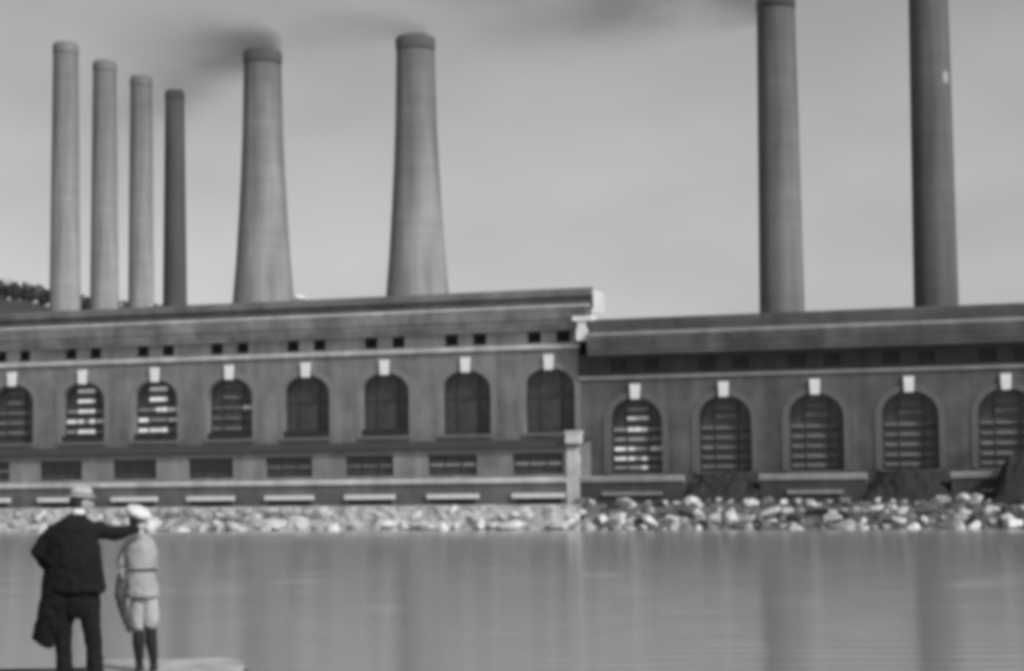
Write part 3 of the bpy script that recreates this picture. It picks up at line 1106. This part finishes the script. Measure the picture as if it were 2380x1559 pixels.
def head(mb, c, yaw, pitch, k=1.0):
    R = (Matrix.Rotation(yaw, 3, 'Z') @ Matrix.Rotation(pitch, 3, 'X'))
    c = Vector(c)

    def at(x, y, z):
        return c + R @ Vector((x * k, y * k, z * k))
    mb.ball(c, (0.076 * k, 0.095 * k, 0.115 * k), R, 28, head_fn)
    mb.tube([at(0, 0.085, 0.02), at(0, 0.105, -0.01), at(0, 0.115, -0.03), at(0, 0.095, -0.042)], [0.008 * k, 0.011 * k, 0.015 * k, 0.01 * k], 10)   # nose
    mb.ball(at(0, 0.072, -0.088), (0.03 * k, 0.025 * k, 0.022 * k), R, 12)   # chin
    mb.ball(at(0, 0.088, -0.062), (0.024 * k, 0.01 * k, 0.008 * k), R, 10)   # lips
    for s_ in (-1, 1):
        mb.ball(at(s_ * 0.076, -0.008, -0.01), (0.009 * k, 0.02 * k, 0.032 * k), R, 12)   # ears
        mb.ball(at(s_ * 0.032, 0.08, 0.028), (0.022 * k, 0.012 * k, 0.007 * k), R, 10)    # brow
        mb.ball(at(s_ * 0.045, 0.062, -0.025), (0.024 * k, 0.02 * k, 0.018 * k), R, 10)   # cheek
    return R, at


def hand(mb, wrist, d, up, k=1.0, curl=0.35, point=False, side=1):
    """five-fingered hand: d = direction of the fingers, up = back of the hand; side picks where the thumb leaves"""
    d = Vector(d).normalized()
    up = (Vector(up) - d * Vector(up).dot(d)).normalized()
    sx = d.cross(up).normalized() * side
    w = Vector(wrist)
    mb.tube([w - d * 0.03 * k, w + d * 0.02 * k, w + d * 0.06 * k, w + d * 0.092 * k],
            [0.024 * k, (0.03 * k), (0.037 * k), (0.036 * k)], 12)
    for i, ln in enumerate((0.072, 0.082, 0.076, 0.06)):
        base = w + d * 0.088 * k + sx * ((1.5 - i) * 0.0185 * k)
        cu = 0.08 if (point and i == 0) else (1.25 if point else curl * (0.8 + 0.15 * i))
        pts, r, dirv, p = [base - d * 0.012 * k], [0.0095 * k], d.copy(), base.copy()
        for s_ in range(3):
            dirv = (dirv * math.cos(cu * 0.7) - up * math.sin(cu * 0.7)).normalized()
            nu = up
            p = p + dirv * ln * k * (0.45, 0.32, 0.23)[s_]
            pts.append(p.copy())
            r.append((0.009, 0.008, 0.0065)[s_] * k)
        mb.tube(pts, r, 8)
    tb = w + d * 0.03 * k + sx * 0.026 * k
    td = (d * 0.6 + sx * 0.75 - up * 0.3).normalized()
    mb.tube([tb, tb + td * 0.032 * k, tb + td * 0.056 * k + d * 0.008 * k, tb + td * 0.07 * k + d * 0.022 * k],
            [0.014 * k, 0.012 * k, 0.0105 * k, 0.008 * k], 8)


# ---- man
MX, MY, MZ = -4.0, 15.8, BZ
mb = MB()
# bare body: one fused surface
mb.tube([(-0.02, 0, 0.80), (-0.02, 0, 0.95), (-0.03, 0, 1.12), (-0.03, 0, 1.3), (-0.03, 0, 1.4), (0.0, 0.0, 1.48)],
        [(0.16, 0.1), (0.16, 0.1), (0.17, 0.1), (0.17, 0.1), (0.16, 0.09), (0.07, 0.06)], 20, up=1)
mb.tube([(0.0, 0, 1.44), (0.015, 0.01, 1.55), (0.03, 0.02, 1.62)], [0.06, 0.056, 0.055], 16)
Rm, atm = head(mb, (0.035, 0.025, 1.655), -0.95, 0.05, 1.0)
for (hx, kx, ax_) in ((-0.09, -0.115, -0.105), (0.1, 0.15, 0.168)):
    mb.tube([(hx, 0, 0.9), (kx, 0.015, 0.47), (ax_, -0.01, 0.1), (ax_, 0.06, 0.05)], [0.08, 0.052, 0.038, 0.035], 14)
mb.tube([(0.15, 0, 1.41), (0.31, 0.2, 1.365), (0.445, 0.42, 1.398)], [0.05, 0.042, 0.028], 14)
hand(mb, (0.458, 0.44, 1.404), (0.42, 0.85, 0.12), (0, 0, 1), 1.0, 0.3, point=True, side=-1)
mb.tube([(-0.19, 0, 1.41), (-0.33, -0.04, 1.19), (-0.2, 0.17, 1.0)], [0.05, 0.042, 0.03], 14)
hand(mb, (-0.19, 0.185, 0.985), (0.5, 0.75, -0.4), (-0.3, 0, 0.9), 1.0, 0.6, side=-1)
man = garment('person', mb, 'skin', None, 0.006, 1)
man.location = (MX, MY, MZ)
tag(man, 'man seen from behind in dark suit and pale hat, right arm stretched out', 'person')

mb = MB()
mb.tube([(-0.015, 0, 0.83), (-0.015, 0, 0.86), (-0.02, 0, 0.95), (-0.027, 0, 1.05), (-0.04, 0, 1.2), (-0.042, 0, 1.31), (-0.035, 0, 1.41),
         (-0.025, 0.0, 1.47), (-0.005, 0.005, 1.525), (0.01, 0.01, 1.56)],
        [(0.27, 0.17), (0.285, 0.185), (0.278, 0.18), (0.272, 0.172), (0.262, 0.168), (0.245, 0.162), (0.218, 0.142),
         (0.172, 0.115), (0.095, 0.085), (0.066, 0.07)], 30, up=1)
mb.tube([(0.11, 0, 1.4), (0.2, 0.07, 1.4), (0.305, 0.2, 1.36), (0.39, 0.33, 1.38), (0.448, 0.425, 1.402)], [0.085, 0.083, 0.075, 0.06, 0.05], 18)
mb.tube([(-0.18, 0, 1.4), (-0.27, -0.03, 1.3), (-0.338, -0.05, 1.2), (-0.3, 0.03, 1.12), (-0.21, 0.15, 1.01)], [0.085, 0.08, 0.072, 0.066, 0.052], 18)
# long left skirt of the coat, hanging lower
mb.tube([(-0.13, -0.02, 0.98), (-0.15, -0.03, 0.8), (-0.2, -0.04, 0.62), (-0.24, -0.05, 0.5), (-0.29, -0.05, 0.435), (-0.26, -0.05, 0.38), (-0.235, -0.05, 0.345)],
        [(0.17, 0.13), (0.165, 0.12), (0.155, 0.09), (0.14, 0.06), (0.105, 0.05), (0.085, 0.045), (0.04, 0.03)], 20, up=1)
garment('coat', mb, 'coat', man, 0.011, 3, 0.034, 0.075)
mb = MB()
mb.tube([(0.0, 0, 0.60), (0.0, 0, 0.68), (0.0, 0, 0.82), (0.0, 0, 0.95)], [(0.12, 0.09), (0.19, 0.12), (0.22, 0.14), (0.22, 0.14)], 24, up=1)
mb.tube([(-0.1, 0, 0.74), (-0.125, 0.01, 0.5), (-0.118, 0.01, 0.32), (-0.106, 0, 0.15), (-0.104, 0, 0.05)], [0.1, 0.084, 0.072, 0.074, 0.078], 18)
mb.tube([(0.11, 0, 0.76), (0.129, 0.01, 0.56), (0.16, 0.015, 0.34), (0.17, 0, 0.15), (0.17, 0, 0.05)], [0.108, 0.088, 0.072, 0.074, 0.078], 18)
garment('trousers', mb, 'trouser', man, 0.011, 2, 0.024, 0.05)
for x_ in (-0.105, 0.17):
    mb = MB()
    mb.tube([(x_, -0.08, 0.04), (x_, -0.03, 0.05), (x_, 0.08, 0.045), (x_ + 0.01, 0.19, 0.03)], [0.036, 0.045, 0.043, 0.03], 14)
    garment('shoe', mb, 'shoe', man, 0.009, 2)
mb = MB()
mb.tube([(0.012, 0.01, 1.535), (0.014, 0.012, 1.575), (0.018, 0.015, 1.595)], [0.07, 0.066, 0.063], 20)
garment('collar', mb, 'white', man, 0.007, 1)
mb = MB()
mb.ball(atm(0, -0.022, 0.012), (0.081, 0.086, 0.098), Rm, 24)
garment('hair', mb, 'hair', man, 0.008, 1)
hb = MB()
hr = Rm @ Matrix.Rotation(-0.1, 3, 'X')


def hat_ring(rx, ry, z, n=36):
    return [tuple(Vector(atm(0, 0, 0)) + hr @ Vector((rx * math.cos(2 * PI * k / n), ry * math.sin(2 * PI * k / n), z))) for k in range(n)]


rings = [hat_ring(0.084, 0.1, 0.058), hat_ring(0.112, 0.132, 0.046), hat_ring(0.118, 0.138, 0.052), hat_ring(0.112, 0.131, 0.06), hat_ring(0.089, 0.105, 0.068),
         hat_ring(0.086, 0.102, 0.1), hat_ring(0.074, 0.09, 0.128), hat_ring(0.046, 0.058, 0.143), hat_ring(0.01, 0.012, 0.147)]
for k, r_ in enumerate(rings):
    hb.v += r_
for a in range(len(rings) - 1):
    for k in range(36):
        j = (k + 1) % 36
        hb.f.append((a * 36 + k, a * 36 + j, (a + 1) * 36 + j, (a + 1) * 36 + k))
hb.f.append(tuple(8 * 36 + k for k in range(36)))
hat = link('hat', hb.mesh('hat', 'straw', smooth=True), man)
bb_ = MB()
rb_ = [hat_ring(0.0905, 0.1065, 0.066), hat_ring(0.0895, 0.1055, 0.082)]
for r_ in rb_:
    bb_.v += r_
for k in range(36):
    j = (k + 1) % 36
    bb_.f.append((k, j, 36 + j, 36 + k))
link('hat_band', bb_.mesh('hat_band', 'hair', smooth=True), hat)
eb = MB()
for s_ in (-1, 1):
    eb.ball(atm(s_ * 0.032, 0.083, 0.012), 0.0105, None, 10)
link('eyes', eb.mesh('eyes', 'hair', smooth=True), man)

# ---- boy
BX, BY = -3.56, 16.5
mb = MB()
mb.tube([(0.02, 0, 0.66), (0.0, 0, 0.8), (-0.01, 0, 1.0), (-0.015, 0, 1.15), (-0.02, 0, 1.25), (-0.025, 0, 1.3)],
        [(0.1, 0.08), (0.1, 0.08), (0.09, 0.075), (0.095, 0.08), (0.085, 0.07), (0.045, 0.045)], 20, up=1)
mb.tube([(-0.022, 0, 1.26), (-0.028, 0.008, 1.35), (-0.03, 0.012, 1.4)], [0.046, 0.043, 0.043], 14)
Rb, atb = head(mb, (-0.035, 0.02, 1.445), -0.3, 0.12, 0.93)
for (hx, kx, ax_) in ((-0.025, -0.03, -0.02), (0.085, 0.085, 0.118)):
    mb.tube([(hx, 0, 0.7), (kx, 0.01, 0.42), (ax_, -0.012, 0.24), (ax_, 0.0, 0.07), (ax_, 0.05, 0.04)], [0.055, 0.04, 0.04, 0.026, 0.025], 12)
mb.tube([(-0.11, 0, 1.22), (-0.175, -0.01, 1.08), (-0.185, -0.01, 0.985)], [0.036, 0.03, 0.022], 12)
hand(mb, (-0.185, -0.01, 0.985), (0.02, 0.05, -1), (-1, 0, 0), 0.85, 0.75, side=1)
mb.tube([(0.08, 0, 1.22), (0.105, 0.04, 1.02), (0.04, 0.17, 0.9)], [0.036, 0.03, 0.022], 12)
hand(mb, (0.035, 0.18, 0.895), (-0.5, 0.8, -0.1), (0, 0.2, 1), 0.85, 0.5, side=1)
boy = garment('person', mb, 'skin', None, 0.006, 1)
boy.location = (BX, BY, BZ + 0.03)
tag(boy, 'boy seen from behind in a pale suit, white cap, knee breeches and dark stockings', 'person')
mb = MB()
mb.tube([(0.004, 0, 0.705), (0.004, 0, 0.73), (0.003, 0, 0.8), (-0.005, 0, 0.93), (-0.015, 0, 1.0), (-0.018, 0, 1.1), (-0.018, 0, 1.2), (-0.018, 0, 1.26),
         (-0.02, 0, 1.305), (-0.025, 0, 1.33)],
        [(0.162, 0.125), (0.17, 0.132), (0.16, 0.126), (0.14, 0.113), (0.134, 0.108), (0.142, 0.115), (0.145, 0.115), (0.128, 0.1), (0.075, 0.07), (0.05, 0.055)], 28, up=1)
mb.tube([(-0.11, 0, 1.235), (-0.16, -0.005, 1.14), (-0.185, -0.01, 1.06), (-0.188, -0.01, 1.0)], [0.055, 0.05, 0.044, 0.036], 16)
mb.tube([(0.07, 0, 1.235), (0.1, 0.02, 1.1), (0.1, 0.06, 1.0), (0.04, 0.165, 0.905)], [0.055, 0.05, 0.046, 0.036], 16)
garment('jacket', mb, 'suit', boy, 0.009, 3, 0.02, 0.07)
mb = MB()
mb.tube([(0.0, 0, 0.955), (0.0, 0, 0.985)], [(0.146, 0.119), (0.143, 0.117)], 28, up=1)
garment('belt', mb, 'bundle', boy, 0.007, 1)
mb = MB()
mb.tube([(-0.02, 0, 0.72), (-0.026, 0, 0.6), (-0.03, 0, 0.48), (-0.028, 0, 0.42), (-0.028, 0, 0.385)], [0.072, 0.084, 0.086, 0.074, 0.048], 18)
mb.tube([(0.08, 0, 0.72), (0.088, 0, 0.6), (0.09, 0, 0.5), (0.088, 0, 0.44), (0.088, 0, 0.41)], [0.07, 0.08, 0.08, 0.068, 0.046], 18)
garment('breeches', mb, 'suit2', boy, 0.008, 2, 0.018, 0.05)
for pts in ([(-0.028, 0.008, 0.42), (-0.024, -0.012, 0.28), (-0.018, -0.004, 0.16), (-0.018, 0, 0.07)],
            [(0.087, 0.008, 0.44), (0.1, -0.012, 0.28), (0.117, -0.004, 0.16), (0.118, 0, 0.07)]):
    mb = MB()
    mb.tube(pts, [0.054, 0.058, 0.042, 0.037], 16)
    garment('stocking', mb, 'sock', boy, 0.008, 1)
    mb = MB()
    x_ = pts[-1][0]
    mb.tube([(x_, -0.06, 0.035), (x_, -0.02, 0.045), (x_, 0.07, 0.035), (x_, 0.14, 0.022)], [0.03, 0.038, 0.034, 0.022], 12)
    garment('shoe', mb, 'shoe', boy, 0.008, 1)
mb = MB()
mb.tube([(-0.024, 0.0, 1.315), (-0.026, 0.004, 1.345), (-0.028, 0.008, 1.365)], [0.062, 0.056, 0.049], 20)
garment('collar', mb, 'white', boy, 0.006, 1)
mb = MB()
mb.ball(atb(0, -0.018, 0.0), (0.078, 0.083, 0.1), Rb, 22)
garment('hair', mb, 'hair', boy, 0.008, 1)
mb = MB()
cr = Matrix.Rotation(0.42, 3, 'Y') @ Matrix.Rotation(0.15, 3, 'X')
mb.ball((-0.03, 0.01, 1.515), (0.128, 0.138, 0.06), cr, 28)
mb.ball((-0.03, 0.012, 1.497), (0.092, 0.1, 0.05), cr, 24)
cap_ = garment('cap', mb, 'capm', boy, 0.008, 2, 0.012, 0.05)
mb = MB()
mb.ball((-0.06, 0.12, 1.475), (0.075, 0.07, 0.012), cr, 20)
garment('peak', mb, 'capm', cap_, 0.006, 1)
eb = MB()
for s_ in (-1, 1):
    eb.ball(atb(s_ * 0.032, 0.083, 0.012), 0.0095, None, 10)
link('eyes', eb.mesh('eyes', 'hair', smooth=True), boy)

# cloth bundle hanging from the boy's left hand
mb = MB()
mb.tube([(-0.19, -0.01, 0.95), (-0.2, -0.02, 0.86), (-0.2, -0.03, 0.74), (-0.165, -0.03, 0.6), (-0.13, -0.03, 0.48), (-0.1, -0.03, 0.38)],
        [(0.024, 0.03), (0.036, 0.04), (0.044, 0.045), (0.045, 0.045), (0.038, 0.035), (0.02, 0.02)], 18, up=1)
bu = garment('folded_coat', mb, 'bundle', None, 0.008, 2, 0.022, 0.05)
bu.location = (BX, BY, BZ + 0.03)
tag(bu, 'dark folded coat hanging from the left hand of the boy', 'coat')

# ------------------------------------------------------------------ smoke


def plume(label, start, length, r0, grow, rise, drop, dens, fade, seed, yspread=1.0):
    """smoke drifting to -x from a stack's mouth; the mesh hugs the plume, the density is inside it"""
    def axis(t):     # t metres down wind
        return rise * (1 - math.exp(-t / 2.2)) - drop * t

    mb = MB()
    N, K = 40, 24
    for i in range(N + 1):
        t = -r0 * 0.8 + (length + r0 * 0.8) * i / N
        tt = max(t, 0)
        env = math.sin(PI * min(1, max(0.02, (i + 0.4) / (N + 0.8)))) ** 0.35
        R = (r0 + grow * tt) * 1.75 * env
        for k in range(K):
            a = 2 * PI * k / K
            w = 1 + 0.12 * mnoise.noise((t * 0.3, math.cos(a) * 1.2, math.sin(a) * 1.2 + seed))
            mb.v.append((-t, R * w * math.cos(a) * yspread, axis(tt) + R * w * math.sin(a)))
    for i in range(N):
        for k in range(K):
            j = (k + 1) % K
            mb.f.append((i * K + k, i * K + j, (i + 1) * K + j, (i + 1) * K + k))
    mb.f.append(tuple(range(K)))
    mb.f.append(tuple(N * K + k for k in range(K)))
    m = bpy.data.materials.new('smoke')
    m.use_nodes = True
    t_ = m.node_tree
    for q in list(t_.nodes):
        t_.nodes.remove(q)
    out = t_.nodes.new('ShaderNodeOutputMaterial')
    pv = t_.nodes.new('ShaderNodeVolumePrincipled')
    pv.inputs['Color'].default_value = (0.3, 0.3, 0.3, 1)
    pv.inputs['Anisotropy'].default_value = 0.0
    t_.links.new(pv.outputs[0], out.inputs['Volume'])
    co = t_.nodes.new('ShaderNodeTexCoord')
    sp = t_.nodes.new('ShaderNodeSeparateXYZ')
    t_.links.new(co.outputs['Object'], sp.inputs[0])

    def mth(op, a, b=None, c=None):
        n = t_.nodes.new('ShaderNodeMath')
        n.operation = op
        for i, v in enumerate((a, b, c)):
            if v is None:
                continue
            if isinstance(v, (int, float)):
                n.inputs[i].default_value = v
            else:
                t_.links.new(v, n.inputs[i])
        return n.outputs[0]
    tt = mth('MAXIMUM', mth('MULTIPLY', sp.outputs['X'], -1.0), 0.0)
    ax = mth('SUBTRACT', mth('MULTIPLY', mth('SUBTRACT', 1.0, mth('EXPONENT', mth('MULTIPLY', tt, -1 / 2.2))), rise), mth('MULTIPLY', tt, drop))
    R = mth('MULTIPLY_ADD', tt, grow, r0)
    dz = mth('DIVIDE', mth('SUBTRACT', sp.outputs['Z'], ax), R)
    dy = mth('DIVIDE', mth('DIVIDE', sp.outputs['Y'], yspread), R)
    back = mth('DIVIDE', mth('MAXIMUM', sp.outputs['X'], 0.0), r0)
    q2 = mth('ADD', mth('ADD', mth('MULTIPLY', dz, dz), mth('MULTIPLY', dy, dy)), mth('MULTIPLY', back, back))
    nz_ = t_.nodes.new('ShaderNodeTexNoise')
    nz_.inputs['Scale'].default_value = 0.33 / max(0.8, r0) * 1.4
    nz_.inputs['Detail'].default_value = 3
    mp_ = t_.nodes.new('ShaderNodeMapping')
    mp_.inputs['Location'].default_value = (seed * 7.1, seed, 0)
    mp_.inputs['Scale'].default_value = (0.55, 1, 1.2)
    t_.links.new(co.outputs['Object'], mp_.inputs[0])
    t_.links.new(mp_.outputs[0], nz_.inputs['Vector'])
    body = mth('EXPONENT', mth('MULTIPLY', q2, -1.7))
    edge_ = mth('MAXIMUM', mth('SUBTRACT', body, 0.018), 0.0)
    wisp = mth('MAXIMUM', mth('MULTIPLY', mth('SUBTRACT', nz_.outputs[0], 0.30), 3.2), 0.0)
    fd = mth('MULTIPLY', mth('EXPONENT', mth('MULTIPLY', tt, -1.0 / fade)), mth('MAXIMUM', mth('SUBTRACT', 1.0, mth('DIVIDE', tt, length)), 0.0))
    d = mth('MULTIPLY', mth('MULTIPLY', mth('MULTIPLY', edge_, wisp), fd), dens)
    t_.links.new(d, pv.inputs['Density'])
    me = bpy.data.meshes.new('smoke_plume')
    me.from_pydata(mb.v, [], mb.f)
    bm = bmesh.new()
    bm.from_mesh(me)
    bmesh.ops.recalc_face_normals(bm, faces=bm.faces)
    bm.to_mesh(me)
    bm.free()
    me.materials.append(m)
    o = link('smoke_plume', me, None, start)
    tag(o, label, 'smoke', 'smoke drifting from the chimneys')
    return o


plume('dark curling smoke drifting left and sinking from the left flared chimney', fw(-32.97, -25, 41.1), 17.0, 2.1, 0.36, 1.5, 0.40, 0.74, 8.0, 1)
plume('thin pale smoke trailing from the lone flared chimney over the middle of the left hall', fw(-18.56, -25, 41.3), 26.0, 1.3, 0.14, 1.2, 0.05, 0.30, 12.0, 4)
plume('long grey smoke band drifting left from the sunlit straight brick chimney', fw(12.52, -25, 41.0), 50.0, 1.8, 0.13, 0.5, 0.015, 0.78, 14.0, 9)
